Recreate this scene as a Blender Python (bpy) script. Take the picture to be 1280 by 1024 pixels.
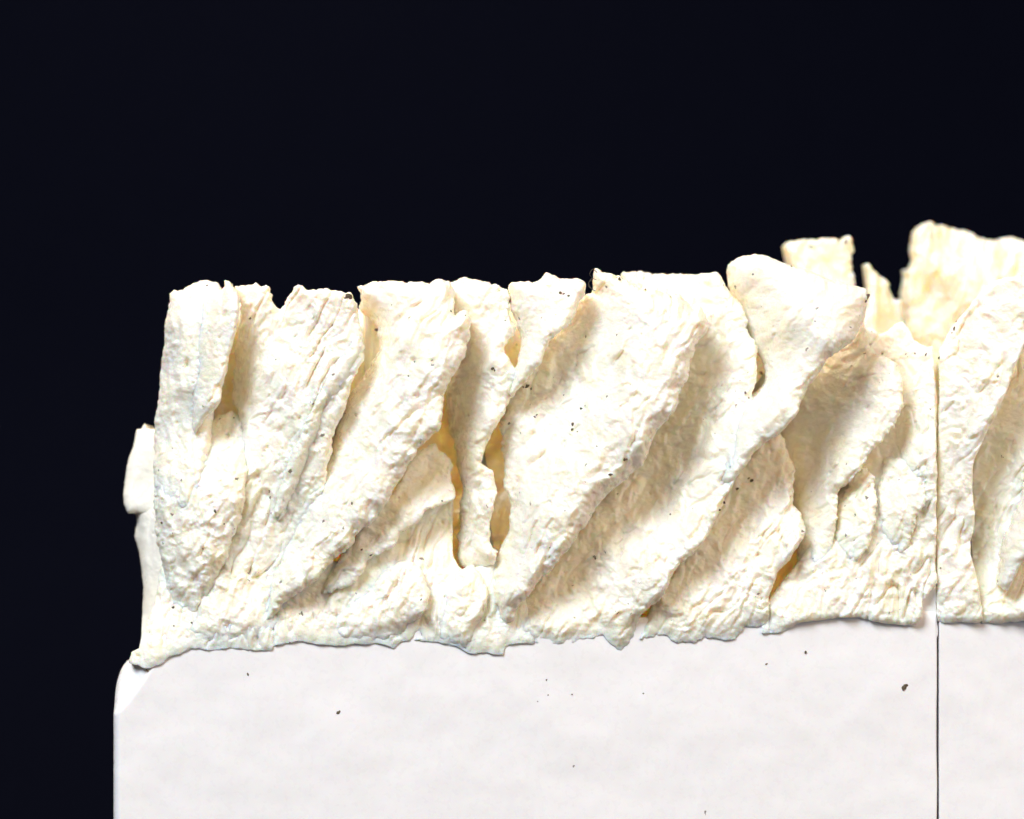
import bpy, math, random
import numpy as np
from mathutils import Vector

for o in list(bpy.data.objects):
    bpy.data.objects.remove(o)
scene = bpy.context.scene
COL = scene.collection

# ------------------------------------------------------------------ scale
PX = 0.01 / 70.6            # one picture unit in metres (70.6 units = 1 cm on the casting)
LENS = 135.0
DIST = 1280.0 * LENS / 36.0  # camera distance to the plane z = 0, in picture units
BOTTOM = 1130.0              # table height, in picture units (downwards)


def W(x, y, z):
    """picture-plane units (x right, y down, z towards the camera) -> metres"""
    return Vector(((x - 640.0) * PX, -z * PX, (BOTTOM - y) * PX))


# ------------------------------------------------------------------ camera
cam_d = bpy.data.cameras.new('camera')
cam = bpy.data.objects.new('camera', cam_d)
COL.objects.link(cam)
cam.location = W(640, 512, DIST)
cam.rotation_euler = (math.radians(90), 0, 0)
cam_d.lens = LENS
cam_d.sensor_width = 36.0
cam_d.clip_start = 0.01
cam_d.clip_end = 20.0
cam_d.dof.use_dof = True
cam_d.dof.focus_distance = (DIST - 20) * PX
cam_d.dof.aperture_fstop = 9.0
scene.camera = cam

# ------------------------------------------------------------------ world: a dark studio
world = bpy.data.worlds.new('World')
scene.world = world
world.use_nodes = True
bg = world.node_tree.nodes['Background']
bg.inputs['Color'].default_value = (0.55, 0.65, 1.0, 1)
bg.inputs['Strength'].default_value = 0.015


# ------------------------------------------------------------------ lamps
def area(name, loc, target, w, h, power, col):
    d = bpy.data.lights.new(name, 'AREA')
    d.shape = 'RECTANGLE'
    d.size = w
    d.size_y = h
    d.energy = power
    d.color = col
    o = bpy.data.objects.new(name, d)
    COL.objects.link(o)
    o.location = loc
    o.rotation_euler = (Vector(target) - Vector(loc)).to_track_quat('-Z', 'Y').to_euler()
    return o


AIM = W(640, 560, 0)
area('key_softbox', AIM + Vector((-0.58, -1.10, 1.08)), AIM, 0.70, 0.70, 35.5, (0.905, 0.945, 1.0))
area('fill_softbox', AIM + Vector((0.45, -0.75, -0.10)), AIM, 0.6, 0.6, 2.2, (0.92, 0.92, 1.0))
area('added_back_light', AIM + Vector((-0.16, 0.22, 0.34)), AIM + Vector((0, 0.03, 0)), 0.35, 0.15, 2.8, (1.0, 0.80, 0.56))  # unseen lamp, added behind so the thin core glows amber in the gaps
area('added_warm_fill', AIM + Vector((0.90, -0.95, 0.72)), AIM, 0.8, 0.8, 9.5, (1.0, 0.68, 0.38))  # unseen area lamp, added on the right to warm the shadows

# ------------------------------------------------------------------ colour management
scene.view_settings.view_transform = 'Standard'
scene.view_settings.look = 'None'
scene.view_settings.exposure = 0.0
scene.view_settings.gamma = 1.0
scene.render.engine = 'CYCLES'
scene.cycles.max_bounces = 16
scene.cycles.diffuse_bounces = 10
scene.cycles.use_denoising = True


# ------------------------------------------------------------------ materials
def new_mat(name):
    m = bpy.data.materials.new(name)
    m.use_nodes = True
    nt = m.node_tree
    return m, nt, nt.nodes['Principled BSDF']


def N(nt, kind, **kw):
    n = nt.nodes.new(kind)
    for k, v in kw.items():
        if k in n.inputs.keys():
            n.inputs[k].default_value = v
        else:
            setattr(n, k, v)
    return n


def ramp(nt, fac, stops):
    r = nt.nodes.new('ShaderNodeValToRGB')
    e = r.color_ramp.elements
    while len(e) > 1:
        e.remove(e[-1])
    e[0].position, e[0].color = stops[0][0], stops[0][1]
    for p, c in stops[1:]:
        x = e.new(p)
        x.color = c
    nt.links.new(fac, r.inputs['Fac'])
    return r


def mix(nt, a, b, fac, mode='MIX'):
    m = nt.nodes.new('ShaderNodeMix')
    m.data_type = 'RGBA'
    m.blend_type = mode
    for sock, v in ((m.inputs[6], a), (m.inputs[7], b), (m.inputs[0], fac)):
        if hasattr(v, 'links'):
            nt.links.new(v, sock)
        else:
            sock.default_value = v
    return m.outputs[2]


def g(v):
    return (v, v, v, 1)


def make_cast(name, col, col2, sss, radius_m, speck, fine=1.0, rough=0.38):
    m, nt, p = new_mat(name)
    L = nt.links
    tc = N(nt, 'ShaderNodeTexCoord')
    co = tc.outputs['Object']
    # blotches of slightly yellower resin
    n1 = N(nt, 'ShaderNodeTexNoise', Scale=170.0, Detail=5.0, Roughness=0.6)
    L.new(co, n1.inputs['Vector'])
    r1 = ramp(nt, n1.outputs['Fac'], [(0.42, col), (0.72, col2)])
    # fine dirt specks
    vo = N(nt, 'ShaderNodeTexVoronoi', Scale=520.0, Randomness=1.0)
    wn = N(nt, 'ShaderNodeTexNoise', Scale=1500.0, Detail=2.0)
    L.new(co, wn.inputs['Vector'])
    va = N(nt, 'ShaderNodeVectorMath', operation='MULTIPLY_ADD')
    L.new(wn.outputs['Color'], va.inputs[0])
    va.inputs[1].default_value = (0.0012, 0.0012, 0.0012)
    L.new(co, va.inputs[2])
    L.new(va.outputs[0], vo.inputs['Vector'])
    sep = N(nt, 'ShaderNodeSeparateColor')
    L.new(vo.outputs['Color'], sep.inputs[0])
    # only a few cells carry a speck
    gt = N(nt, 'ShaderNodeMath', operation='GREATER_THAN')
    L.new(sep.outputs[0], gt.inputs[0])
    gt.inputs[1].default_value = 1.0 - speck
    dm = N(nt, 'ShaderNodeMath', operation='MULTIPLY')
    L.new(sep.outputs[1], dm.inputs[0])
    dm.inputs[1].default_value = 0.17
    lt = N(nt, 'ShaderNodeMath', operation='LESS_THAN')
    L.new(vo.outputs['Distance'], lt.inputs[0])
    L.new(dm.outputs[0], lt.inputs[1])
    sm = N(nt, 'ShaderNodeMath', operation='MULTIPLY')
    L.new(gt.outputs[0], sm.inputs[0])
    L.new(lt.outputs[0], sm.inputs[1])
    s2 = N(nt, 'ShaderNodeMath', operation='MULTIPLY')
    L.new(sm.outputs[0], s2.inputs[0])
    s2.inputs[1].default_value = 0.8
    c = mix(nt, r1.outputs['Color'], (0.10, 0.075, 0.045, 1), s2.outputs[0])
    L.new(c, p.inputs['Base Color'])
    # gloss varies
    n2 = N(nt, 'ShaderNodeTexNoise', Scale=700.0, Detail=3.0)
    L.new(co, n2.inputs['Vector'])
    rr = ramp(nt, n2.outputs['Fac'], [(0.35, g(rough - 0.10)), (0.65, g(rough + 0.18))])
    L.new(rr.outputs['Color'], p.inputs['Roughness'])
    # grain
    n3 = N(nt, 'ShaderNodeTexNoise', Scale=3000.0, Detail=3.0, Roughness=0.6)
    L.new(co, n3.inputs['Vector'])
    n4 = N(nt, 'ShaderNodeTexNoise', Scale=950.0, Detail=2.0, Roughness=0.5)
    L.new(co, n4.inputs['Vector'])
    b1 = N(nt, 'ShaderNodeBump', Strength=0.75 * fine, Distance=0.00016)
    L.new(n3.outputs['Fac'], b1.inputs['Height'])
    b2 = N(nt, 'ShaderNodeBump', Strength=0.28 * fine, Distance=0.00035)
    L.new(n4.outputs['Fac'], b2.inputs['Height'])
    L.new(b1.outputs['Normal'], b2.inputs['Normal'])
    L.new(b2.outputs['Normal'], p.inputs['Normal'])
    p.inputs['Subsurface Weight'].default_value = sss
    p.inputs['Subsurface Radius'].default_value = (1.0, 0.46, 0.17)
    p.inputs['Subsurface Scale'].default_value = radius_m
    p.inputs['IOR'].default_value = 1.45
    return m


M_ICE = make_cast('cream_cast_resin', (0.96, 0.925, 0.83, 1), (0.955, 0.885, 0.70, 1), 0.65, 0.0035, 0.20, rough=0.25)
M_END = make_cast('waxy_cast_resin', (0.90, 0.87, 0.78, 1), (0.88, 0.84, 0.72, 1), 0.12, 0.0015, 0.05, fine=0.3, rough=0.36)
M_CORE = make_cast('translucent_cast_resin', (0.97, 0.905, 0.775, 1), (0.965, 0.87, 0.66, 1), 1.0, 0.010, 0.05)
M_BASE = make_cast('smooth_white_cast_resin', (0.885, 0.89, 0.905, 1), (0.875, 0.88, 0.89, 1), 0.2, 0.001, 0.004, fine=0.10, rough=0.30)


def make_plain(name, col, rough=0.8):
    m, nt, p = new_mat(name)
    tc = N(nt, 'ShaderNodeTexCoord')
    n = N(nt, 'ShaderNodeTexNoise', Scale=900.0, Detail=4.0)
    nt.links.new(tc.outputs['Object'], n.inputs['Vector'])
    r = ramp(nt, n.outputs['Fac'], [(0.3, tuple(0.6 * v for v in col[:3]) + (1,)), (0.7, col)])
    nt.links.new(r.outputs['Color'], p.inputs['Base Color'])
    p.inputs['Roughness'].default_value = rough
    p.inputs['Specular IOR Level'].default_value = 0.0 if rough >= 1 else 0.15
    return m


M_DIRT = make_plain('dark_grit', (0.15, 0.12, 0.08, 1))
M_FIBRE = make_plain('dark_fibre', (0.08, 0.07, 0.06, 1))
M_CLOTH = make_plain('blue_black_velvet', (0.0022, 0.0027, 0.0065, 1), 1.0)


# ------------------------------------------------------------------ numpy noise
def _hash(ix, iy, seed):
    h = (ix.astype(np.int64) * 374761393 + iy.astype(np.int64) * 668265263 + seed * 974711) & 0xFFFFFFFF
    h = ((h ^ (h >> 13)) * 1274126177) & 0xFFFFFFFF
    h = ((h ^ (h >> 16)) * 2246822519) & 0xFFFFFFFF
    return (h ^ (h >> 15)) & 0xFFFFFFFF


def pnoise(x, y, seed=0):
    """2-D gradient noise, about -1..1"""
    x0 = np.floor(x); y0 = np.floor(y)
    fx = x - x0; fy = y - y0
    ix = x0.astype(np.int64); iy = y0.astype(np.int64)
    u = fx * fx * fx * (fx * (fx * 6 - 15) + 10)
    v = fy * fy * fy * (fy * (fy * 6 - 15) + 10)

    def gr(dx, dy):
        a = _hash(ix + dx, iy + dy, seed) * (2 * math.pi / 4294967296.0)
        return np.cos(a) * (fx - dx) + np.sin(a) * (fy - dy)
    a = gr(0, 0); b = gr(1, 0); c = gr(0, 1); d = gr(1, 1)
    return 1.5 * ((a * (1 - u) + b * u) * (1 - v) + (c * (1 - u) + d * u) * v)


def fbm(x, y, seed, octaves=3, gain=0.5):
    s = 0.0; a = 1.0
    for k in range(octaves):
        s = s + a * pnoise(x, y, seed + 31 * k)
        x = x * 2.03; y = y * 2.03; a *= gain
    return s


# ------------------------------------------------------------------ sculpting one piece
def catmull(P, n=4):
    P = np.asarray(P, float)
    out = []
    for i in range(len(P)):
        p0, p1, p2, p3 = P[i - 1], P[i], P[(i + 1) % len(P)], P[(i + 2) % len(P)]
        for k in range(n):
            t = k / n
            q = 0.5 * ((2 * p1) + (-p0 + p2) * t + (2 * p0 - 5 * p1 + 4 * p2 - p3) * t * t + (-p0 + 3 * p1 - 3 * p2 + p3) * t ** 3)
            lin = p1 * (1 - t) + p2 * t
            out.append(0.55 * q + 0.45 * lin)
    return np.array(out)


def poly_sdf(X, Y, P):
    """signed distance to a closed polygon, positive inside, with gradient pointing inwards"""
    d2 = np.full(X.shape, 1e18)
    gx = np.zeros_like(X); gy = np.zeros_like(X)
    inside = np.zeros(X.shape, bool)
    n = len(P)
    for i in range(n):
        ax, ay = P[i]; bx, by = P[(i + 1) % n]
        ex, ey = bx - ax, by - ay
        l2 = ex * ex + ey * ey + 1e-12
        t = np.clip(((X - ax) * ex + (Y - ay) * ey) / l2, 0, 1)
        dx = X - (ax + t * ex); dy = Y - (ay + t * ey)
        dd = dx * dx + dy * dy
        m = dd < d2
        d2 = np.where(m, dd, d2)
        gx = np.where(m, dx, gx); gy = np.where(m, dy, gy)
        c = ((ay > Y) != (by > Y)) & (X < ex * (Y - ay) / (ey if abs(ey) > 1e-9 else 1e-9) + ax)
        inside ^= c
    d = np.sqrt(d2)
    s = np.where(inside, 1.0, -1.0)
    dn = np.maximum(d, 1e-6)
    return d * s, gx / dn * s, gy / dn * s


def tps(ctrl, X, Y, lam=2.0):
    C = np.asarray(ctrl, float)
    n = len(C)
    sc = 100.0
    px, py, z = C[:, 0] / sc, C[:, 1] / sc, C[:, 2]

    def phi(r2):
        return 0.5 * r2 * np.log(r2 + 1e-9)
    K = phi((px[:, None] - px) ** 2 + (py[:, None] - py) ** 2) + np.eye(n) * lam * 0.01
    Pm = np.stack([np.ones(n), px, py], 1)
    A = np.block([[K, Pm], [Pm.T, np.zeros((3, 3))]])
    A += np.eye(n + 3) * 1e-9
    sol = np.linalg.solve(A, np.concatenate([z, np.zeros(3)]))
    x = X / sc; y = Y / sc
    out = sol[n] + sol[n + 1] * x + sol[n + 2] * y
    for i in range(n):
        out = out + sol[i] * phi((x - px[i]) ** 2 + (y - py[i]) ** 2)
    return np.clip(out, z.min() - 15, z.max() + 15)


STEP = 1.3
TRIS = [0]
FRONT = []


def piece(name, parent, poly, ctrl, ang=60, R=16, H=None, thick=70, streak=5.0, bump=2.2, fine=0.7,
          rag=2.3, seed=1, label=None, mat=None, pits=(), step=None, inset=0.10, SL=80.0, SW=15.0, groove=0.0, sh=5.0, shp=24.0, npit=1.0, foot=1.0):
    """One sculpted piece: a closed solid with a traced outline, its own depth field, a rolled rim and side walls."""
    step = step or STEP
    mat = mat or M_ICE
    bump = bump * 1.75; fine = fine * 1.6; R = R * 1.12
    P = catmull(poly)
    zc = float(np.mean([c[2] for c in ctrl]))
    x0, y0 = P.min(0) - 6; x1, y1 = P.max(0) + 6
    xs = np.arange(x0, x1, step); ys = np.arange(y0, y1, step)
    X, Y = np.meshgrid(xs, ys)
    # ragged outline: the outline is looked up at a jittered place
    wx = X + rag * 1.5 * pnoise(X / 23, Y / 23, seed + 5) + rag * 0.7 * pnoise(X / 7.5, Y / 7.5, seed + 6) + rag * 0.3 * pnoise(X / 3.6, Y / 3.6, seed + 7)
    wy = Y + rag * 1.5 * pnoise(X / 23, Y / 23, seed + 15) + rag * 0.7 * pnoise(X / 7.5, Y / 7.5, seed + 16) + rag * 0.3 * pnoise(X / 3.6, Y / 3.6, seed + 17)
    S, GX, GY = poly_sdf(wx, wy, P)
    ins = S > 0
    cell = ins[:-1, :-1] | ins[1:, :-1] | ins[:-1, 1:] | ins[1:, 1:]
    used = np.zeros(X.shape, bool)
    used[:-1, :-1] |= cell; used[1:, :-1] |= cell; used[:-1, 1:] |= cell; used[1:, 1:] |= cell
    out = used & ~ins
    # outside corners slide onto the rim
    Xv = np.where(out, X - GX * S, X); Yv = np.where(out, Y - GY * S, Y)
    Sv = np.where(out, 0.0, S)
    idx = -np.ones(X.shape, int)
    idx[used] = np.arange(used.sum())
    x = Xv[used]; y = Yv[used]; s = Sv[used]; gx = GX[used]; gy = GY[used]
    # depth
    z = tps(ctrl, x, y)
    a = math.radians(ang)
    ux, uy = -math.cos(a), math.sin(a)         # flow runs down and to the left
    u = x * ux + y * uy; v = -x * uy + y * ux
    wv = v + 7 * fbm(x / 55, y / 55, seed + 40, 2)
    wu = u + 9 * pnoise(x / 40, y / 40, seed + 41)
    st = 1.15 * fbm(wu / (SL * 1.3), wv / (SW * 1.15), seed + 50, 3, 0.35)
    rd = 1 - np.abs(pnoise(wu / (SL * 1.2), wv / (SW * 1.7), seed + 60))     # creases
    crease = -np.clip(rd - 0.86, 0, 1) / 0.14
    mask = np.clip(0.5 + 0.9 * pnoise(x / 70, y / 70, seed + 70), 0.1, 1.2)
    z = z + streak * mask * st + groove * mask * crease
    # small overlapping ridges that rise to the right and break off
    q = -wv / shp + 0.8 * pnoise(x / 60, y / 60, seed + 120) + 0.25 * pnoise(x / 14, y / 14, seed + 121)
    fq = q - np.floor(q)
    br = np.clip((1 - fq) / 0.34, 0, 1); br = br * br * (3 - 2 * br)
    ms = np.clip(0.15 + 1.3 * pnoise(wu / 75, np.floor(q) * 3.7, seed + 122), 0, 1.2)
    z = z + sh * ms * (fq * br * 1.6 - 0.5)
    lump = fbm(wu / 19, (wv + 5 * pnoise(x / 18, y / 18, seed + 82)) / 14.5, seed + 80, 3, 0.45)
    z = z + bump * (0.35 * np.abs(lump) + 0.65 * lump) + 0.35 * bump * pnoise(wu / 26, wv / 9, seed + 81)
    mk2 = np.clip(0.55 + 0.8 * pnoise(x / 35, y / 35, seed + 92), 0.1, 1.3)
    z = z + fine * mk2 * (pnoise(x / 5.2, y / 5.2, seed + 90) + 0.6 * pnoise(x / 2.9, y / 2.9, seed + 91))
    rng = random.Random(seed)
    pits = list(pits)
    for _ in range(int(npit * len(x) * step * step / 900.0)):
        i0 = rng.randrange(len(x))
        pits.append((x[i0], y[i0], 1.0 + 1.6 * rng.random() ** 2, 1.5 + 4.0 * rng.random() ** 2, 1 + 2.5 * rng.random() ** 2, ang + rng.uniform(-25, 25)))
    for (qx, qy, qr, qd, qe, qa) in pits:
        near = np.nonzero((np.abs(x - qx) < qr * qe * 2) & (np.abs(y - qy) < qr * qe * 2))[0]
        ca, sa = math.cos(math.radians(qa)), math.sin(math.radians(qa))
        dx = x[near] - qx; dy = y[near] - qy
        pu = (-dx * ca + dy * sa) / (qr * qe); pv = (dx * sa + dy * ca) / qr
        rr = np.sqrt(pu * pu + pv * pv) + 0.25 * pnoise(x[near] / 5, y[near] / 5, seed + 99)
        z[near] -= qd * np.clip(1.25 - rr, 0, 1) ** 1.2
    # the lowest edge thins out to a crust lying on the base
    ft = np.clip((y - 764) / 24, 0, 1); ft = ft * ft * (3 - 2 * ft) * (1 - np.clip(s / 26, 0, 1)) * foot
    z = z * (1 - ft) + ft * np.minimum(z, 3.0 + 1.6 * pnoise(x / 11, y / 11, seed + 130))
    # rolled rim
    Rv = R * (1 + 0.45 * pnoise(x / 38, y / 38, seed + 100))
    Hh = R if H is None else H
    t = np.clip(s / Rv, 0, 1)
    z = z - Hh * (1 - 0.9 * ft) * (1 - np.sqrt(np.clip(1 - (1 - t) ** 2, 0, 1)))
    nv = len(x)
    # faces
    c = np.argwhere(cell)
    i, j = c[:, 0], c[:, 1]
    F = np.stack([idx[i, j], idx[i + 1, j], idx[i + 1, j + 1], idx[i, j + 1]], 1)
    # rim edges (used once)
    E = np.concatenate([F[:, [0, 1]], F[:, [1, 2]], F[:, [2, 3]], F[:, [3, 0]]])
    key = np.minimum(E[:, 0], E[:, 1]).astype(np.int64) * (nv + 1) + np.maximum(E[:, 0], E[:, 1])
    _, inv, cnt = np.unique(key, return_inverse=True, return_counts=True)
    BE = E[cnt[inv] == 1]
    bv = np.unique(BE)
    mp = -np.ones(nv, int); mp[bv] = np.arange(len(bv))
    vx, vy, vz = [x], [y], [z]
    faces = [F]
    prev = bv.copy(); base = nv
    rings = 7
    prof = np.linspace(0, 1, rings + 1)[1:]
    bx, by, bz = x[bv], y[bv], z[bv]
    bgx, bgy = gx[bv], gy[bv]
    for k, q in enumerate(prof):
        amp = 1.6 * min(1, 3 * q)
        nz = amp * pnoise((bx + by) / 9.0 + 3 * k, (bx - by) / 9.0 + q * thick / 10, seed + 200)
        d = inset * thick * q ** 1.3 + nz
        vx.append(bx + bgx * d); vy.append(by + bgy * d); vz.append(bz - thick * q)
        cur = np.arange(base, base + len(bv)); base += len(bv)
        A, B = BE[:, 0], BE[:, 1]
        faces.append(np.stack([prev[mp[B]], prev[mp[A]], cur[mp[A]], cur[mp[B]]], 1))
        prev = cur
    vx = np.concatenate(vx); vy = np.concatenate(vy); vz = np.concatenate(vz)
    # close the back
    A, B = BE[:, 0], BE[:, 1]
    cxy = np.array([[bx.mean(), by.mean(), (bz - thick).mean()]])
    V = np.stack([vx, vy, vz], 1)
    V = np.concatenate([V, cxy])
    ci = len(V) - 1
    T = np.stack([prev[mp[B]], prev[mp[A]], np.full(len(A), ci)], 1)
    Q = np.concatenate(faces)
    # set the piece at its own distance: real size follows from its mean depth
    k = (DIST - zc) / DIST
    wxm = ((640 + (V[:, 0] - 640) * k) - 640) * PX
    wzm = (BOTTOM - (512 + (V[:, 1] - 512) * k)) * PX
    wym = -V[:, 2] * PX
    loc = parent.location if parent else Vector((0, 0, 0))
    co = np.stack([wxm - loc.x, wym - loc.y, wzm - loc.z], 1)
    me = bpy.data.meshes.new(name)
    nq, ntr = len(Q), len(T)
    me.vertices.add(len(co)); me.loops.add(nq * 4 + ntr * 3); me.polygons.add(nq + ntr)
    me.vertices.foreach_set('co', co.astype(np.float32).ravel())
    me.loops.foreach_set('vertex_index', np.concatenate([Q.ravel(), T.ravel()]).astype(np.int32))
    ls = np.concatenate([np.arange(nq) * 4, nq * 4 + np.arange(ntr) * 3]).astype(np.int32)
    me.polygons.foreach_set('loop_start', ls)
    me.polygons.foreach_set('use_smooth', np.ones(nq + ntr, bool))
    me.update(calc_edges=True)
    me.validate()
    me.materials.append(mat)
    o = bpy.data.objects.new(name, me)
    COL.objects.link(o)
    o.parent = parent
    if label:
        o['label'] = label
    TRIS[0] += nq * 2 + ntr
    FRONT.append((o, x, y, z, co[:nv]))
    return o


def thing(name, label, cat, loc):
    o = bpy.data.objects.new(name, None)
    o.empty_display_size = 0.01
    COL.objects.link(o)
    o.location = loc
    o['label'] = label
    o['category'] = cat
    return o


# ------------------------------------------------------------------ setting: velvet sweep under and behind
def sweep():
    prof = [(-0.60, 0.0), (0.10, 0.0), (0.22, 0.004), (0.30, 0.02), (0.36, 0.06), (0.39, 0.12), (0.40, 0.25), (0.40, 0.9)]
    xs = [-1.2, -0.6, 0.0, 0.6, 1.2]
    v = []; f = []
    for x in xs:
        for (yy, zz) in prof:
            v.append((x, yy, zz - 0.0005))
    n = len(prof)
    for a in range(len(xs) - 1):
        for b in range(n - 1):
            f.append((a * n + b, (a + 1) * n + b, (a + 1) * n + b + 1, a * n + b + 1))
    me = bpy.data.meshes.new('backdrop')
    me.from_pydata(v, [], f)
    for p in me.polygons:
        p.use_smooth = True
    me.materials.append(M_CLOTH)
    o = bpy.data.objects.new('backdrop', me)
    COL.objects.link(o)
    o['kind'] = 'structure'
    return o


sweep()

# ------------------------------------------------------------------ the two castings
cast_a = thing('ice_casting', 'long cream casting of leaning scalloped ice fins on a white base, left of the seam', 'ice casting', W(655, BOTTOM, -60))
cast_b = thing('ice_casting', 'narrow cream ice casting with a tall ragged back spire, right of the thin seam', 'ice casting', W(1290, BOTTOM, -60))


def base_block(parent, x0, x1, ytop, zf, zb, rl, rr, seed, slope=0):
    """smooth cast block: rounded upright ends, soft upper rim, fine unevenness"""
    nx = 420; ny = 70
    rows = []
    # plan outline (x, z): front face with rounded ends, back straight
    pts = []
    m = 14
    for k in range(m + 1):
        t = math.pi / 2 * k / m
        pts.append((x0 + rl * (1 - math.sin(t)) * 0.55, zf - rl * (1 - math.cos(math.pi / 2 - t)) if False else zf - rl * (1 - math.sin(t))))
    pts = []
    for k in range(m + 1):
        t = math.pi / 2 * k / m
        pts.append((x0 + 0.62 * rl * (1 - math.cos(t)), zf - rl * (1 - math.sin(t))))
    for k in range(1, nx):
        pts.append((x0 + 0.62 * rl + (x1 - rr - x0 - 0.62 * rl) * k / nx, zf))
    for k in range(m + 1):
        t = math.pi / 2 * k / m
        pts.append((x1 - rr * (1 - math.sin(t)), zf - rr * (1 - math.cos(t))))
    pts.append((x1, zb)); pts.append((x0, zb))
    P = np.array(pts)
    n = len(P)
    ysv = np.concatenate([[0.0, 0.6, 1.6, 3.2, 5.5, 9], np.linspace(14, BOTTOM - ytop, ny)])
    V = []
    cx = (x0 + x1) / 2
    for yy in ysv:
        ins = 9.0 * (1 - math.sqrt(max(0.0, 1 - (1 - min(yy, 9.0) / 9.0) ** 2)))
        # the left end swells outwards below the crust
        y = ytop + yy
        nearleft = np.clip(1 - (P[:, 0] - x0) / 75.0, 0, 1)
        nearleft = nearleft * nearleft * (3 - 2 * nearleft)
        fade = max(0.0, 1 - yy / 110.0)
        yv = np.full(n, y) + fade * (slope * (P[:, 0] - x0) / (x1 - x0) + (40 * nearleft if rl > 10 else 0))
        tl = np.clip((872 - yv) / 46.0, 0, 1)
        sl = 24 * (1 - np.sqrt(1 - 0.96 * tl ** 2)) if rl > 10 else 0
        z = P[:, 1] - ins * (P[:, 1] > zb + 1)
        if rl > 10:                      # slanting facet on the left end
            edge = 143 + 47 * np.clip((893 - yv) / 58.0, 0, 1) ** 0.75
            z = z - 0.9 * np.clip(edge - (P[:, 0] + sl * nearleft), 0, 60) * (P[:, 1] > zb + 1)
        x = P[:, 0] + sl * nearleft + np.where(P[:, 0] > x1 - 2.1, 0.6 * pnoise(yv / 50, yv * 0 + 0.3, seed + 9), 0)
        wob = 1.5 * fbm(x / 120, yv / 120, seed, 2) + 0.35 * pnoise(x / 26, yv / 26, seed + 3) + 0.18 * pnoise(x / 9, yv / 40, seed + 4)
        z = z + wob * (P[:, 1] > zb + 1)
        V.append(np.stack([x, yv, z], 1))
    V = np.concatenate(V)
    F = []
    for r in range(len(ysv) - 1):
        for c in range(n):
            d = (c + 1) % n
            F.append((r * n + c, (r + 1) * n + c, (r + 1) * n + d, r * n + d))
    F.append(tuple(range(n)))
    F.append(tuple(range(len(V) - n, len(V)))[::-1])
    k = (DIST - zf) / DIST
    loc = parent.location
    co = [(((a - 640) * k) * PX - loc.x, -c * PX - loc.y, max(0.0, (BOTTOM - (512 + (b - 512) * 1.0)) * PX) - loc.z) for a, b, c in V]
    me = bpy.data.meshes.new('base_block')
    me.from_pydata(co, [], F)
    for p in me.polygons:
        p.use_smooth = len(p.vertices) == 4
    me.materials.append(M_BASE)
    o = bpy.data.objects.new('base_block', me)
    COL.objects.link(o)
    o.parent = parent
    o['label'] = 'smooth bluish white base with a rounded end' if rl > 10 else 'smooth bluish white base beyond the seam'
    return o


base_block(cast_a, 140, 1171.2, 790, 0, -420, 18, 2.0, 3, slope=-28)
base_block(cast_b, 1174, 1460, 764, -2, -420, 2.5, 8, 8)

# ---- pieces of the long casting ------------------------------------------------
A = cast_a
# the mass behind the fins, seen in the gaps
piece('core', A, [(212, 390), (300, 380), (346, 394), (443, 388), (560, 385), (637, 379), (700, 380), (731, 380), (800, 375), (905, 380), (1000, 400), (1080, 430), (1140, 440), (1160, 450), (1164, 500), (1164, 650), (1164, 790), (1100, 796), (900, 796), (640, 796), (400, 796), (260, 796), (235, 780), (228, 650), (222, 500), (216, 420)],
      [(200, 450, -115), (640, 450, -125), (1160, 450, -125), (200, 790, -60), (640, 790, -60), (1160, 790, -60), (640, 620, -120), (1000, 600, -115)],
      R=10, thick=22, inset=0.0, streak=6, bump=2, seed=11, step=2.2, mat=M_CORE, label='cream mass behind the fins')

# left end
piece('end_lobe', A, [(168, 537), (174, 536), (178, 530), (183, 536), (196, 540), (204, 600), (204, 645), (185, 645), (172, 642), (160, 642), (155, 632), (153, 618), (156, 590), (160, 570), (166, 553)],
      [(160, 600, -96), (185, 560, -100), (185, 625, -88), (200, 600, -96), (175, 545, -110)], ang=80, R=12, thick=90, streak=0.8, bump=0.5, fine=0.15, rag=0.6, seed=21, mat=M_END, npit=0.2, sh=1.0,
      label='smooth translucent lobe on the end of the casting')
piece('end_neck', A, [(163, 634), (192, 630), (215, 650), (225, 760), (222, 822), (172, 826), (174, 812), (177, 795), (176, 760), (176, 735), (173, 710), (169, 690), (163, 672), (166, 655)],
      [(170, 660, -92), (180, 720, -74), (182, 790, -50), (210, 700, -50), (215, 800, -24)], ang=88, R=14, thick=90, streak=1.6, bump=0.7, fine=0.25, rag=0.3, seed=22, sh=1.5, SW=12, mat=M_END)
piece('ice_fin', A, [(209, 366), (214, 361), (225, 361), (236, 356), (247, 351), (262, 350), (270, 353), (275, 362), (276, 400), (268, 480), (262, 560), (255, 640), (215, 640), (191, 620), (188, 560), (187, 545), (190, 520), (194, 490), (198, 460), (203, 420), (207, 380)],
      [(212, 380, -30), (200, 460, -38), (192, 560, -38), (235, 400, -6), (228, 480, -8), (222, 580, -8), (265, 400, -14), (250, 520, -14)], ang=86, R=24, H=22, thick=110, streak=3.0, bump=1.6, rag=1.5, seed=31, SW=9, SL=60,
      pits=[(235, 456, 3.5, 9, 2.4, 86), (221, 529, 2.5, 4, 1, 0), (243, 352, 3, 4, 1.5, 30)])
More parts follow.
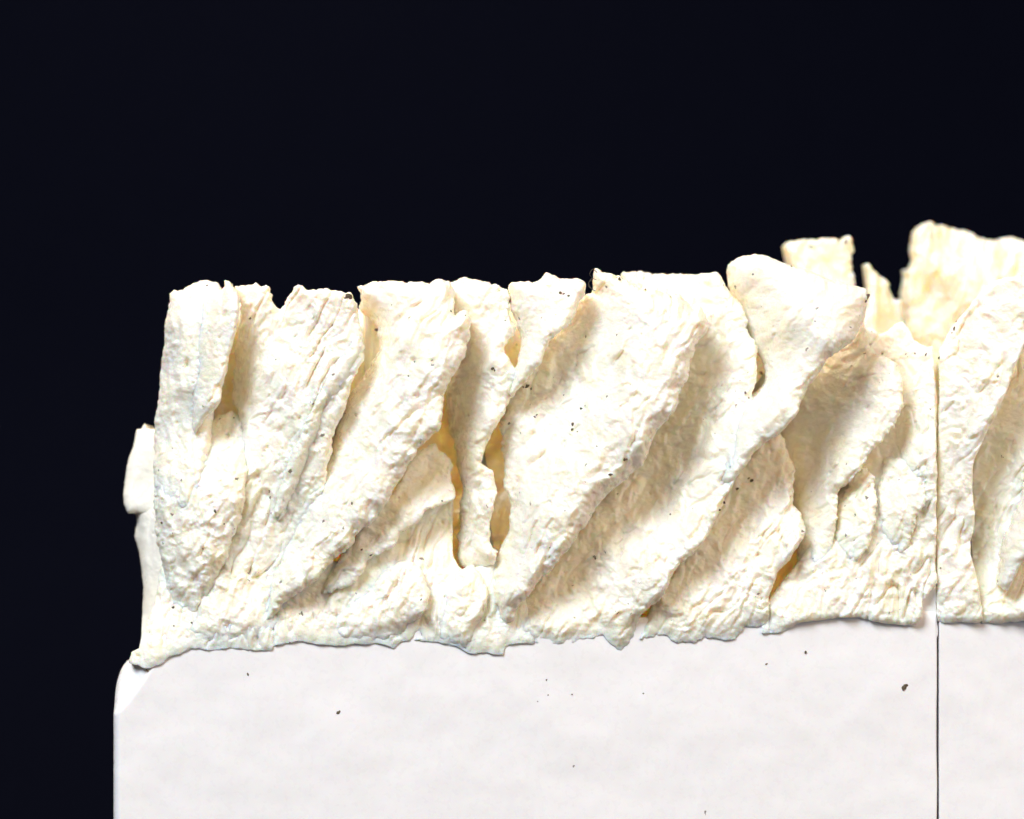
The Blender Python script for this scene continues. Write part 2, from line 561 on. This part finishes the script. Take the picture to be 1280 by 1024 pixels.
piece('ice_fin', A, [(262, 360), (272, 362), (278, 357), (279, 350), (285, 349), (288, 355), (294, 362), (299, 372), (300, 390), (296, 410), (290, 430), (285, 445), (283, 465), (278, 480), (276, 500), (269, 512), (257, 521), (248, 534), (241, 543), (237, 535), (238, 500), (240, 450), (243, 410), (252, 375)],
      [(245, 450, -4), (240, 535, 2), (262, 500, 22), (295, 380, 30), (280, 370, 12), (290, 420, 34), (275, 480, 30), (262, 400, 6)], ang=75, R=13, H=16, thick=60, streak=2.5, bump=1.4, seed=41, rag=1.2,
      pits=[(281, 395, 4, 6, 1.6, 70)])
piece('ice_fin', A, [(240, 545), (262, 524), (285, 512), (303, 530), (309, 560), (309, 600), (303, 640), (294, 668), (285, 692), (274, 718), (264, 745), (252, 772), (236, 786), (218, 780), (208, 752), (202, 716), (194, 680), (191, 640), (190, 600), (195, 570), (215, 552)],
      [(245, 545, -40), (270, 560, -18), (290, 530, -34), (200, 600, -18), (245, 615, 10), (296, 600, 18), (200, 690, -14), (240, 690, 14), (280, 670, 20), (225, 775, -14), (240, 735, 4), (258, 745, 0)], ang=70, R=22, H=20, thick=70, streak=3.4, bump=3.0, fine=1.0, seed=51, SL=45, SW=12,
      pits=[(283, 545, 3.5, 7, 1, 0), (216, 712, 4, 5, 1.4, 60), (217, 760, 4, 5, 1.2, 40)])
# second sheet
piece('ice_fin', A, [(290, 357), (297, 355), (304, 353), (318, 351), (325, 357), (335, 357), (340, 365), (341, 379), (347, 386), (353, 379), (362, 366), (370, 357), (376, 356), (386, 361), (400, 361), (420, 362), (432, 367), (438, 366), (443, 374), (450, 396), (453, 412), (454, 432), (455, 456), (440, 480), (430, 520), (415, 555), (408, 600), (395, 650), (375, 700), (362, 760), (330, 795), (280, 800), (240, 795), (245, 765), (265, 720), (292, 660), (300, 600), (298, 540), (290, 510), (284, 500), (288, 470), (291, 430), (296, 390)],
      [(294, 400, -62), (290, 480, -70), (306, 420, -34), (322, 380, -14), (322, 470, -12), (345, 395, -16), (348, 450, 4), (400, 380, 18), (440, 390, 28), (450, 430, 30), (425, 480, 34), (400, 540, 26), (380, 600, 14), (310, 560, -10), (345, 560, 6), (330, 640, 0), (370, 650, -4), (300, 700, -4), (340, 720, -10), (290, 780, 12), (350, 780, 4)],
      ang=64, R=10, H=14, thick=80, streak=7.0, bump=2.6, fine=0.9, seed=61, SL=95, SW=15, groove=7)
# ledge on the right flank of that sheet
piece('ice_fin', A, [(450, 420), (455, 440), (440, 470), (425, 490), (412, 505), (398, 540), (385, 570), (372, 605), (358, 640), (345, 655), (340, 640), (352, 600), (368, 560), (385, 520), (405, 480), (430, 440)],
      [(450, 430, 38), (400, 500, 40), (370, 580, 30), (345, 645, 10), (430, 460, 42)], ang=60, R=11, H=14, thick=40, streak=3, bump=1.6, seed=66, rag=1.6, SW=10)
# the large fin C
piece('ice_fin', A, [(445, 356), (465, 352), (480, 351), (512, 351), (530, 352), (545, 349), (558, 348), (566, 360), (567, 378), (569, 393), (575, 388), (583, 390), (588, 400), (587, 420), (578, 450), (565, 475), (556, 500), (553, 525), (548, 540), (535, 550), (520, 560), (517, 575), (500, 600), (490, 620), (483, 632), (470, 650), (450, 665), (432, 690), (412, 706), (395, 725), (370, 745), (352, 757), (340, 774), (331, 786), (325, 780), (331, 760), (338, 725), (346, 695), (358, 665), (372, 620), (384, 592), (408, 562), (424, 510), (446, 478), (462, 455), (470, 440), (471, 412), (460, 398), (447, 388)],
      [(450, 365, -8), (500, 370, 14), (560, 365, 20), (470, 430, -20), (460, 400, -40), (490, 420, 26), (540, 420, 46), (580, 400, 50), (560, 470, 66), (450, 490, -2), (480, 500, 34), (530, 530, 66), (420, 570, 4), (450, 590, 36), (500, 590, 58), (385, 610, 0), (410, 640, 30), (470, 640, 54), (360, 680, 2), (385, 700, 30), (430, 685, 50), (340, 740, 14), (370, 735, 40), (330, 780, 16)],
      ang=60, R=30, H=30, thick=75, streak=6.5, bump=2.2, fine=0.6, seed=71, foot=0.2, SL=95, SW=17, groove=4,
      pits=[(516, 452, 4, 5, 1.3, 60), (500, 510, 9, 7, 2.2, 62), (527, 530, 5, 7, 5, 60)])
# sheet half hidden under C
piece('ice_fin', A, [(400, 742), (430, 690), (490, 615), (520, 565), (542, 554), (550, 563), (561, 572), (566, 598), (568, 622), (560, 631), (547, 634), (534, 638), (522, 652), (508, 661), (500, 666), (496, 678), (490, 685), (475, 692), (464, 698), (456, 712), (443, 729), (425, 736)],
      [(545, 560, -40), (520, 590, -22), (562, 610, -10), (535, 630, 6), (500, 650, 8), (490, 680, 12), (440, 728, 12), (450, 690, 4), (410, 735, 4)], ang=55, R=7, H=9, thick=40, streak=3.5, bump=2.4, seed=81, rag=2.4)
piece('ice_fin', A, [(455, 742), (478, 716), (505, 702), (522, 706), (532, 724), (538, 745), (536, 757), (528, 772), (515, 779), (506, 794), (480, 801), (430, 802), (408, 795), (418, 768)],
      [(470, 730, 4), (520, 715, 14), (532, 750, 24), (490, 760, 16), (505, 785, 20), (430, 790, 8)], ang=65, R=9, H=12, thick=40, streak=6, bump=2.4, seed=85, SL=40, SW=9, groove=4)
# tall column D
piece('ice_fin', A, [(548, 352), (563, 350), (580, 346), (590, 348), (605, 352), (618, 353), (625, 359), (634, 366), (637, 376), (637, 388), (640, 397), (646, 408), (642, 418), (636, 424), (631, 436), (640, 455), (650, 470), (644, 490), (637, 500), (631, 514), (622, 532), (615, 545), (609, 558), (602, 577), (608, 583), (614, 588), (619, 600), (621, 614), (617, 638), (611, 660), (612, 676), (622, 690), (615, 706), (585, 712), (571, 700), (572, 673), (574, 644), (577, 615), (572, 590), (570, 565), (562, 540), (556, 500), (556, 420)],
      [(560, 370, -40), (565, 450, -62), (566, 540, -68), (590, 370, -16), (592, 430, -26), (590, 500, -20), (590, 560, -16), (578, 600, -40), (630, 385, 0), (640, 410, 12), (620, 450, 16), (640, 480, 10), (618, 520, 16), (600, 570, 4), (600, 620, 2), (615, 610, 4), (580, 680, -34), (605, 680, 0)],
      ang=72, R=20, H=22, thick=70, streak=5.0, bump=2.4, fine=0.7, seed=91, SW=13, groove=3)
# wedge E
piece('ice_fin', A, [(636, 355), (650, 350), (668, 352), (676, 346), (683, 340), (690, 342), (700, 347), (715, 348), (724, 347), (730, 353), (731, 368), (724, 380), (719, 396), (712, 406), (701, 414), (687, 425), (681, 446), (669, 463), (654, 481), (640, 497), (636, 490), (642, 470), (646, 452), (651, 435), (650, 418), (645, 400), (639, 385)],
      [(640, 370, 4), (648, 420, -4), (680, 360, 26), (725, 360, 36), (715, 395, 50), (685, 420, 54), (665, 455, 46), (642, 490, 24), (665, 400, 22)], ang=58, R=14, H=20, thick=60, streak=2.6, bump=1.8, seed=101, rag=1.6)
# great fin G
piece('ice_fin', A, [(733, 366), (742, 362), (745, 337), (750, 335), (758, 339), (775, 344), (792, 354), (808, 363), (835, 366), (852, 369), (860, 376), (865, 386), (876, 386), (885, 401), (879, 418), (867, 439), (861, 465), (848, 492), (845, 506), (833, 524), (818, 546), (812, 566), (806, 576), (788, 594), (772, 608), (753, 625), (735, 653), (718, 678), (704, 694), (678, 726), (652, 752), (642, 776), (632, 784), (624, 776), (621, 762), (611, 754), (607, 732), (614, 712), (624, 692), (630, 680), (635, 664), (638, 642), (634, 620), (631, 600), (627, 570), (626, 548), (624, 528), (630, 505), (640, 482), (650, 462), (662, 440), (680, 415), (700, 392), (720, 372)],
      [(735, 375, -24), (700, 430, -22), (670, 480, -20), (640, 530, -14), (632, 600, -10), (750, 350, 10), (745, 420, -6), (720, 480, -6), (690, 540, 2), (660, 600, 8), (800, 385, 46), (785, 450, 52), (755, 520, 54), (720, 590, 56), (680, 650, 54), (636, 660, 4), (870, 395, 66), (850, 470, 82), (825, 530, 84), (785, 590, 72), (740, 640, 66), (690, 700, 58), (655, 740, 48), (625, 720, 14), (632, 775, 30), (620, 750, 14)],
      ang=62, R=36, H=36, thick=80, streak=6.5, bump=2.0, fine=0.6, seed=111, foot=0.2, SL=110, SW=18, groove=4,
      pits=[(702, 561, 3.5, 9, 3.4, 65), (793, 545, 4, 7, 6, 66), (830, 400, 4, 4, 5, 75)])
# fin H with its long tail
piece('ice_fin', A, [(778, 340), (790, 336), (820, 340), (845, 339), (862, 341), (885, 340), (900, 340), (909, 350), (912, 360), (922, 372), (929, 382), (933, 400), (935, 414), (946, 430), (948, 445), (946, 462), (942, 490), (935, 540), (925, 580), (911, 606), (893, 650), (870, 685), (846, 708), (826, 746), (802, 770), (792, 792), (780, 810), (762, 803), (755, 794), (735, 797), (713, 805), (684, 804), (655, 802), (640, 795), (655, 750), (700, 690), (750, 620), (790, 560), (800, 480), (790, 400)],
      [(800, 360, -70), (880, 350, -40), (800, 420, -70), (880, 430, -44), (925, 400, -6), (944, 450, 24), (905, 480, -8), (840, 500, -58), (860, 560, -22), (820, 600, -40), (830, 640, -8), (900, 560, 24), (905, 610, 52), (870, 680, 58), (846, 706, 54), (820, 740, 44), (785, 800, 24), (760, 660, -26), (720, 720, -18), (700, 785, 10), (800, 700, 18), (780, 750, 14), (660, 790, 10), (740, 785, 10)],
      ang=62, R=26, H=26, thick=75, streak=6.5, bump=2.6, fine=0.7, seed=121, SL=80, SW=15, groove=6)
# fan fin I
piece('ice_fin', A, [(915, 352), (917, 326), (925, 321), (935, 318), (945, 315), (965, 318), (978, 323), (992, 331), (1010, 338), (1040, 350), (1070, 357), (1083, 362), (1086, 373), (1082, 390), (1079, 402), (1072, 416), (1064, 428), (1050, 438), (1035, 449), (1020, 469), (1005, 490), (995, 516), (979, 537), (953, 557), (941, 569), (926, 590), (911, 607), (897, 605), (892, 585), (905, 545), (925, 505), (950, 490), (961, 470), (958, 458), (950, 440), (940, 425), (934, 395), (926, 378)],
      [(918, 345, -30), (930, 380, -40), (950, 340, 4), (945, 420, -22), (965, 470, 24), (980, 400, 52), (1010, 355, 54), (1015, 400, 74), (1075, 370, 64), (1060, 420, 80), (1020, 440, 78), (990, 490, 78), (955, 545, 74), (915, 600, 60), (905, 575, 34), (930, 520, 32)],
      ang=58, R=32, H=34, thick=75, streak=3.5, sh=2.5, bump=1.5, fine=0.5, seed=131, rag=1.5, SL=120, SW=16)
# small fin J in the shade of I
piece('ice_fin', A, [(890, 640), (915, 600), (945, 560), (976, 540), (985, 553), (990, 568), (993, 590), (995, 610), (991, 630), (999, 645), (1005, 660), (1000, 680), (986, 700), (976, 709), (966, 728), (962, 756), (955, 780), (930, 785), (917, 799), (890, 796), (866, 802), (845, 803), (828, 794), (800, 796), (815, 760), (850, 705)],
      [(960, 560, -46), (985, 580, -26), (930, 600, -44), (1000, 660, 18), (975, 640, -4), (930, 650, -18), (890, 690, -14), (975, 705, 16), (920, 720, 8), (860, 740, 4), (950, 770, 10), (890, 790, 12), (820, 790, 6)],
      ang=62, R=10, H=14, thick=60, streak=6.5, bump=2.8, fine=0.9, seed=141, SL=60, SW=12, groove=6, pits=[(948, 695, 4, 6, 1.2, 50), (900, 628, 4, 8, 1, 0), (875, 693, 4, 8, 1, 0)])
# fin K
piece('ice_fin', A, [(985, 500), (1020, 460), (1060, 420), (1084, 398), (1086, 420), (1091, 441), (1105, 446), (1118, 453), (1127, 472), (1126, 490), (1128, 504), (1117, 525), (1099, 554), (1086, 567), (1073, 587), (1049, 616), (1046, 633), (1044, 668), (1035, 700), (1020, 722), (1000, 715), (1000, 680), (1003, 660), (994, 630), (988, 580), (975, 545)],
      [(1000, 520, -72), (995, 590, -64), (1010, 640, -40), (1030, 480, -52), (1040, 560, -26), (1075, 425, -30), (1085, 480, -4), (1120, 480, 20), (1100, 540, 26), (1065, 590, 22), (1040, 630, 10), (1030, 690, 2), (1010, 700, -10)],
      ang=64, R=24, H=24, thick=70, streak=4.5, fine=0.5, bump=1.8, seed=151, SL=70, SW=14, groove=4)
# body between K and the seam
piece('ice_fin', A, [(1084, 402), (1096, 408), (1108, 416), (1118, 412), (1126, 404), (1134, 402), (1142, 410), (1146, 422), (1154, 430), (1164, 434), (1168, 436), (1168.5, 500), (1168, 560), (1168, 640), (1167.5, 700), (1169, 728), (1160, 740), (1152, 752), (1149, 772), (1139, 781), (1106, 779), (1073, 772), (1039, 772), (1000, 778), (975, 788), (950, 790), (960, 750), (1000, 700), (1040, 640), (1078, 560), (1095, 500)],
      [(1095, 430, -95), (1125, 440, -70), (1160, 445, -24), (1120, 500, -50), (1165, 520, -2), (1100, 570, -42), (1150, 580, 8), (1110, 640, -12), (1163, 640, 10), (1060, 680, -6), (1110, 700, 6), (1160, 710, 8), (1000, 740, 4), (1060, 755, 9), (1130, 760, 11), (980, 775, 8)],
      ang=74, R=7, H=7, thick=50, streak=7.0, bump=2.8, seed=161, SL=50, SW=14, rag=0.8, groove=7)
piece('ice_fin', A, [(1080, 586), (1090, 595), (1096, 612), (1097, 626), (1093, 655), (1085, 684), (1070, 702), (1052, 700), (1046, 672), (1048, 640), (1062, 606)],
      [(1055, 640, -12), (1090, 615, 2), (1090, 650, 14), (1070, 690, 10), (1055, 690, -4)], ang=66, R=14, H=14, rag=3.5, thick=45, streak=4, bump=2, seed=165, SL=40, SW=9, groove=3)
piece('ice_fin', A, [(1112, 572), (1135, 575), (1152, 592), (1156, 620), (1148, 640), (1140, 665), (1136, 690), (1120, 698), (1106, 690), (1100, 655), (1100, 620), (1104, 592)],
      [(1110, 600, -8), (1145, 610, 16), (1125, 650, 14), (1110, 680, 2), (1135, 680, 12)], ang=76, R=18, H=16, rag=3.5, thick=45, streak=4, bump=2.2, seed=167, SL=40, SW=10)
piece('base_lip', A, [(1146, 742), (1156, 736), (1169.5, 728), (1170.5, 760), (1170.5, 800), (1138, 800), (1140, 770)],
      [(1150, 750, -8), (1165, 740, -3), (1165, 795, -3), (1142, 795, -3)], R=3, H=2, thick=30, inset=0.0, streak=0.3, bump=0.3, fine=0.1, sh=0, rag=0.4, npit=0, seed=169, mat=M_BASE, label='smooth white edge of the base beside the seam')
# lower crust on the left and below the column
piece('crust', A, [(200, 705), (228, 715), (246, 720), (262, 715), (285, 700), (310, 680), (340, 680), (400, 700), (440, 700), (500, 640), (556, 600), (567, 630), (565, 660), (567, 698), (577, 712), (600, 708), (620, 702), (650, 720), (660, 760), (668, 803), (654, 803), (633, 808), (628, 818), (608, 816), (587, 817), (570, 808), (558, 805), (528, 801), (502, 802), (493, 810), (480, 806), (449, 805), (411, 807), (370, 802), (344, 807), (338, 814), (320, 812), (291, 811), (268, 812), (240, 811), (227, 817), (212, 822), (203, 829), (184, 836), (172, 832), (160, 829), (165, 816), (175, 809), (178, 790), (190, 760)],
      [(180, 822, 4), (200, 795, -2), (165, 825, -6), (230, 805, 6), (300, 795, 6), (300, 720, -14), (400, 795, 6), (400, 730, -8), (450, 760, 0), (520, 795, 6), (540, 650, -34), (560, 690, -24), (520, 700, -12), (560, 740, -4), (600, 730, -6), (600, 805, 8), (640, 760, -6), (650, 795, 6)],
      ang=76, R=9, H=6, thick=60, streak=6.5, bump=1.8, fine=0.7, seed=171, SL=45, SW=12, groove=6, rag=1.0, sh=3, label='ragged lower crust along the base')
piece('ice_fin', A, [(572, 716), (590, 708), (604, 722), (612, 745), (607, 764), (599, 779), (592, 800), (580, 811), (560, 804), (545, 792), (552, 750)],
      [(575, 725, 0), (600, 735, 10), (606, 755, 18), (590, 790, 20), (560, 790, 12)], ang=72, R=10, H=13, thick=35, streak=5, bump=2.6, seed=175, SL=35, SW=9, groove=4)
# back row seen against the dark
piece('back_fin', A, [(982, 307), (988, 301), (1000, 300), (1012, 300), (1020, 297), (1032, 297), (1050, 300), (1058, 296), (1064, 300), (1064, 316), (1066, 332), (1065, 340), (1068, 345), (1068, 420), (1070, 600), (1072, 790), (1000, 792), (998, 600), (998, 420), (994, 350), (989, 330), (986, 316)],
      [(990, 310, -250), (1060, 305, -235), (1030, 330, -250), (1000, 400, -240), (1065, 400, -240), (1035, 780, -240), (1035, 600, -240)], ang=80, R=8, thick=60, inset=0.0, streak=5, sh=6, bump=3, seed=181, rag=2.2, mat=M_CORE, SW=10, label='small square fin standing behind the fan shaped fin')
piece('back_fin', A, [(1083, 331), (1088, 330), (1095, 337), (1101, 344), (1108, 349), (1113, 354), (1112, 359), (1116, 366), (1122, 374), (1131, 374), (1132, 402), (1138, 460), (1138, 600), (1138, 790), (1080, 792), (1080, 600), (1078, 460), (1078, 410), (1086, 380), (1087, 350)],
      [(1088, 340, -205), (1105, 360, -215), (1090, 400, -200), (1115, 400, -230), (1128, 385, -225), (1100, 440, -200), (1105, 600, -200), (1105, 780, -200)], ang=98, R=7, H=10, thick=50, inset=0.0, streak=7, bump=2, seed=185, rag=1.0, mat=M_CORE, SW=10, label='pointed back spire beside the fan shaped fin')

# ---- pieces of the casting beyond the seam -------------------------------------
B = cast_b
piece('core', B, [(1172.5, 452), (1230, 420), (1300, 400), (1440, 400), (1445, 600), (1445, 790), (1400, 792), (1250, 792), (1180, 792), (1173, 785), (1172.5, 640), (1172.5, 500)],
      [(1180, 500, -55), (1300, 500, -90), (1430, 500, -90), (1180, 780, -50), (1430, 780, -60), (1180, 640, -55)], R=3, thick=24, inset=0.0, rag=0.2, mat=M_CORE, streak=4, seed=221, step=2.2, label='cream mass behind the fins')
piece('back_fin', B, [(1136, 337), (1140, 340), (1144, 336), (1146, 322), (1144, 304), (1146, 296), (1149, 288), (1160, 279), (1168, 279), (1174, 282), (1182, 280), (1200, 284), (1216, 289), (1240, 300), (1270, 296), (1300, 308), (1340, 330), (1400, 320), (1405, 400), (1405, 600), (1405, 790), (1300, 794), (1180, 792), (1139, 790), (1138, 600), (1137, 470), (1136, 400)],
      [(1140, 350, -305), (1142, 420, -305), (1160, 290, -300), (1180, 300, -318), (1165, 320, -290), (1190, 340, -285), (1175, 370, -310), (1160, 420, -318), (1190, 420, -315), (1215, 310, -310), (1215, 370, -270), (1280, 330, -300), (1380, 350, -300), (1280, 440, -290), (1160, 600, -305), (1160, 780, -305), (1380, 780, -300)],
      ang=84, R=9, thick=80, inset=0.0, streak=9, sh=5, shp=24, bump=4.0, seed=191, mat=M_CORE, SL=50, SW=14, rag=2.2, groove=8, label='tall ragged back spire against the dark backdrop')
piece('ice_fin', B, [(1177, 446), (1181, 433), (1187, 422), (1193, 410), (1204, 396), (1216, 379), (1240, 352), (1275, 345), (1290, 362), (1284, 400), (1268, 450), (1250, 500), (1230, 545), (1216, 580), (1217, 620), (1219, 650), (1214, 690), (1222, 720), (1230, 776), (1205, 779), (1174.5, 777), (1173.5, 720), (1173.5, 640), (1175, 560), (1177, 490)],
      [(1180, 460, -4), (1200, 420, 2), (1270, 360, 40), (1260, 440, 52), (1225, 540, 40), (1185, 560, 8), (1205, 620, 14), (1190, 680, 4), (1180, 750, 8), (1215, 760, 12)],
      ang=66, R=6, H=8, thick=45, streak=7, bump=2.6, seed=201, SL=55, SW=14, rag=0.6, groove=6)
piece('ice_fin', B, [(1206, 480), (1260, 420), (1330, 400), (1420, 410), (1425, 600), (1420, 770), (1340, 782), (1280, 776), (1224, 778), (1212, 740), (1206, 640), (1212, 560)],
      [(1215, 560, -60), (1225, 680, -50), (1240, 740, 0), (1300, 450, -30), (1300, 600, 10), (1400, 500, 30), (1400, 700, 20), (1300, 740, 16)], ang=64, R=12, thick=90, streak=7, bump=2.6, seed=205, groove=6, rag=1.5)
piece('ice_fin', B, [(1330, 370), (1380, 350), (1430, 356), (1440, 400), (1400, 500), (1340, 600), (1290, 690), (1262, 740), (1250, 728), (1258, 680), (1290, 600), (1310, 520), (1330, 430)],
      [(1330, 400, 10), (1420, 380, 70), (1380, 520, 80), (1300, 660, 72), (1258, 735, 40), (1290, 610, 30)], ang=60, R=18, H=24, thick=70, streak=5, bump=2, seed=211)

# ------------------------------------------------------------------ grit and a stray fibre stuck to the surface
def spot(px, py):
    best = None
    for (o, x, y, z, co) in FRONT:
        d = (x - px) ** 2 + (y - py) ** 2
        i = int(np.argmin(d))
        if d[i] < 5 and (best is None or z[i] > best[0]):
            best = (z[i], o, co[i])
    return best


def grit(px, py, r, elong, a, k):
    b = spot(px, py)
    if b is None and py < 800:
        return
    if b is None:
        o, par = None, (cast_a if px < 1172 else cast_b)
        loc = par.location
        c = np.array(W(px, py, 0.3)) - np.array(loc)
    else:
        par, c = b[1], b[2]
    rnd = random.Random(k)
    nu, nr = 9, 4
    V = []; F = []
    ca, sa = math.cos(a), math.sin(a)
    for i in range(nr + 1):
        t = math.pi * i / nr
        for j in range(nu):
            p = 2 * math.pi * j / nu
            q = r * PX * (0.7 + 0.6 * rnd.random())
            u = math.sin(t) * math.cos(p) * q * elong; v = math.sin(t) * math.sin(p) * q
            V.append((c[0] + u * ca - v * sa, c[1] + math.cos(t) * q * 0.45, c[2] + u * sa + v * ca))
    for i in range(nr):
        for j in range(nu):
            F.append((i * nu + j, i * nu + (j + 1) % nu, (i + 1) * nu + (j + 1) % nu, (i + 1) * nu + j))
    me = bpy.data.meshes.new('dirt_speck')
    me.from_pydata(V, [], F)
    me.materials.append(M_DIRT)
    o = bpy.data.objects.new('dirt_speck', me)
    COL.objects.link(o)
    o.parent = par


SPECKS = [(437, 371, 3.6), (433, 373, 2), (470, 411, 2.6), (311, 397, 1.6), (258, 357, 1.2), (616, 461, 2.0), (619, 463, 1.3), (660, 482, 2.4), (654, 484, 1.3), (665, 486, 1.4), (700, 366, 1.6), (704, 368, 1.2),
          (711, 370, 1.7), (717, 530, 2.0), (716, 537, 1.6), (727, 511, 1.6), (668, 522, 1.5), (671, 519, 1.0), (779, 573, 2.2), (783, 574, 1.4), (762, 593, 1.8), (775, 349, 1.7), (808, 362, 1.4), (771, 419, 1.2),
          (931, 491, 1.4), (934, 497, 1.3), (953, 466, 2.0), (942, 601, 2.3), (938, 599, 1.3), (924, 612, 1.8), (903, 627, 1.8), (897, 636, 1.6), (1083, 371, 2.4), (1081, 376, 1.6), (1052, 300, 2.6), (1057, 303, 2.2), (1047, 303, 1.5),
          (1014, 308, 2.0), (1018, 309, 1.4), (1111, 441, 1.7), (1147, 441, 1.4), (1158, 443, 1.2), (1178, 447, 1.5), (1195, 411, 1.8), (1193, 416, 1.3), (1199, 402, 1.2), (202, 654, 1.6), (271, 639, 1.4), (198, 588, 1.3), (281, 654, 1.2),
          (441, 629, 1.3), (519, 452, 1.0), (511, 470, 1.1), (489, 381, 1.0), (527, 749, 1.4), (564, 389, 1.2), (581, 395, 1.1), (1130, 860, 3.0), (1132, 857, 2.2), (423, 891, 2.4), (310, 843, 1.3), (945, 341, 1.4), (1163, 512, 1.1),
          (289, 523, 1.0), (838, 372, 1.2), (216, 760, 1.7), (240, 778, 1.2), (218, 783, 1.1), (184, 838, 1.2), (1007, 815, 1.4), (683, 850, 0.9), (685, 869, 0.9), (672, 877, 0.9), (715, 868, 0.9), (804, 867, 1.1), (958, 830, 0.9), (1016, 402, 0.8), (991, 333, 1.2),
          (552, 626, 1.2), (452, 687, 1.3), (464, 694, 1.3), (744, 699, 1.2), (838, 643, 1.2), (687, 684, 1.0), (722, 539, 1.0), (632, 401, 1.0), (646, 431, 1.0), (705, 494, 1.0), (345, 450, 0.9), (386, 352, 0.9), (417, 407, 0.9)]
for k, (px, py, r) in enumerate(SPECKS):
    rr = random.Random(k * 7 + 1)
    grit(px, py, r, 1.0 + rr.random() * 0.9, rr.random() * 3.1, k)


def fibre(pts, r, par):
    loc = par.location if par.parent is None else par.parent.location
    P = [np.array(W(*p)) - np.array(loc) for p in catmull3(pts)]
    V = []; F = []
    n = 6
    for i, p in enumerate(P):
        d = P[min(i + 1, len(P) - 1)] - P[max(i - 1, 0)]
        d = d / (np.linalg.norm(d) + 1e-12)
        a = np.cross(d, (0.3, 1, 0.2)); a /= np.linalg.norm(a)
        b = np.cross(d, a)
        for j in range(n):
            t = 2 * math.pi * j / n
            V.append(tuple(p + r * PX * (a * math.cos(t) + b * math.sin(t))))
    for i in range(len(P) - 1):
        for j in range(n):
            F.append((i * n + j, i * n + (j + 1) % n, (i + 1) * n + (j + 1) % n, (i + 1) * n + j))
    me = bpy.data.meshes.new('fibre')
    me.from_pydata(V, [], F)
    for p in me.polygons:
        p.use_smooth = True
    me.materials.append(M_FIBRE)
    o = bpy.data.objects.new('fibre', me)
    COL.objects.link(o)
    o.parent = par


def catmull3(P, n=6):
    P = np.asarray(P, float)
    out = []
    for i in range(len(P) - 1):
        p0, p1, p2, p3 = P[max(i - 1, 0)], P[i], P[i + 1], P[min(i + 2, len(P) - 1)]
        for k in range(n):
            t = k / n
            out.append(0.5 * ((2 * p1) + (-p0 + p2) * t + (2 * p0 - 5 * p1 + 4 * p2 - p3) * t * t + (-p0 + 3 * p1 - 3 * p2 + p3) * t ** 3))
    out.append(P[-1])
    return out


fibre([(747, 342, 6), (741, 337, 8), (737, 343, 2), (741, 349, -4), (736, 353, 0), (738, 360, 4), (744, 364, 2)], 0.42, cast_a)
fibre([(745, 350, 6), (739, 349, 12), (735, 357, 4), (741, 362, 6)], 0.36, cast_a)
print('TRIS', TRIS[0])
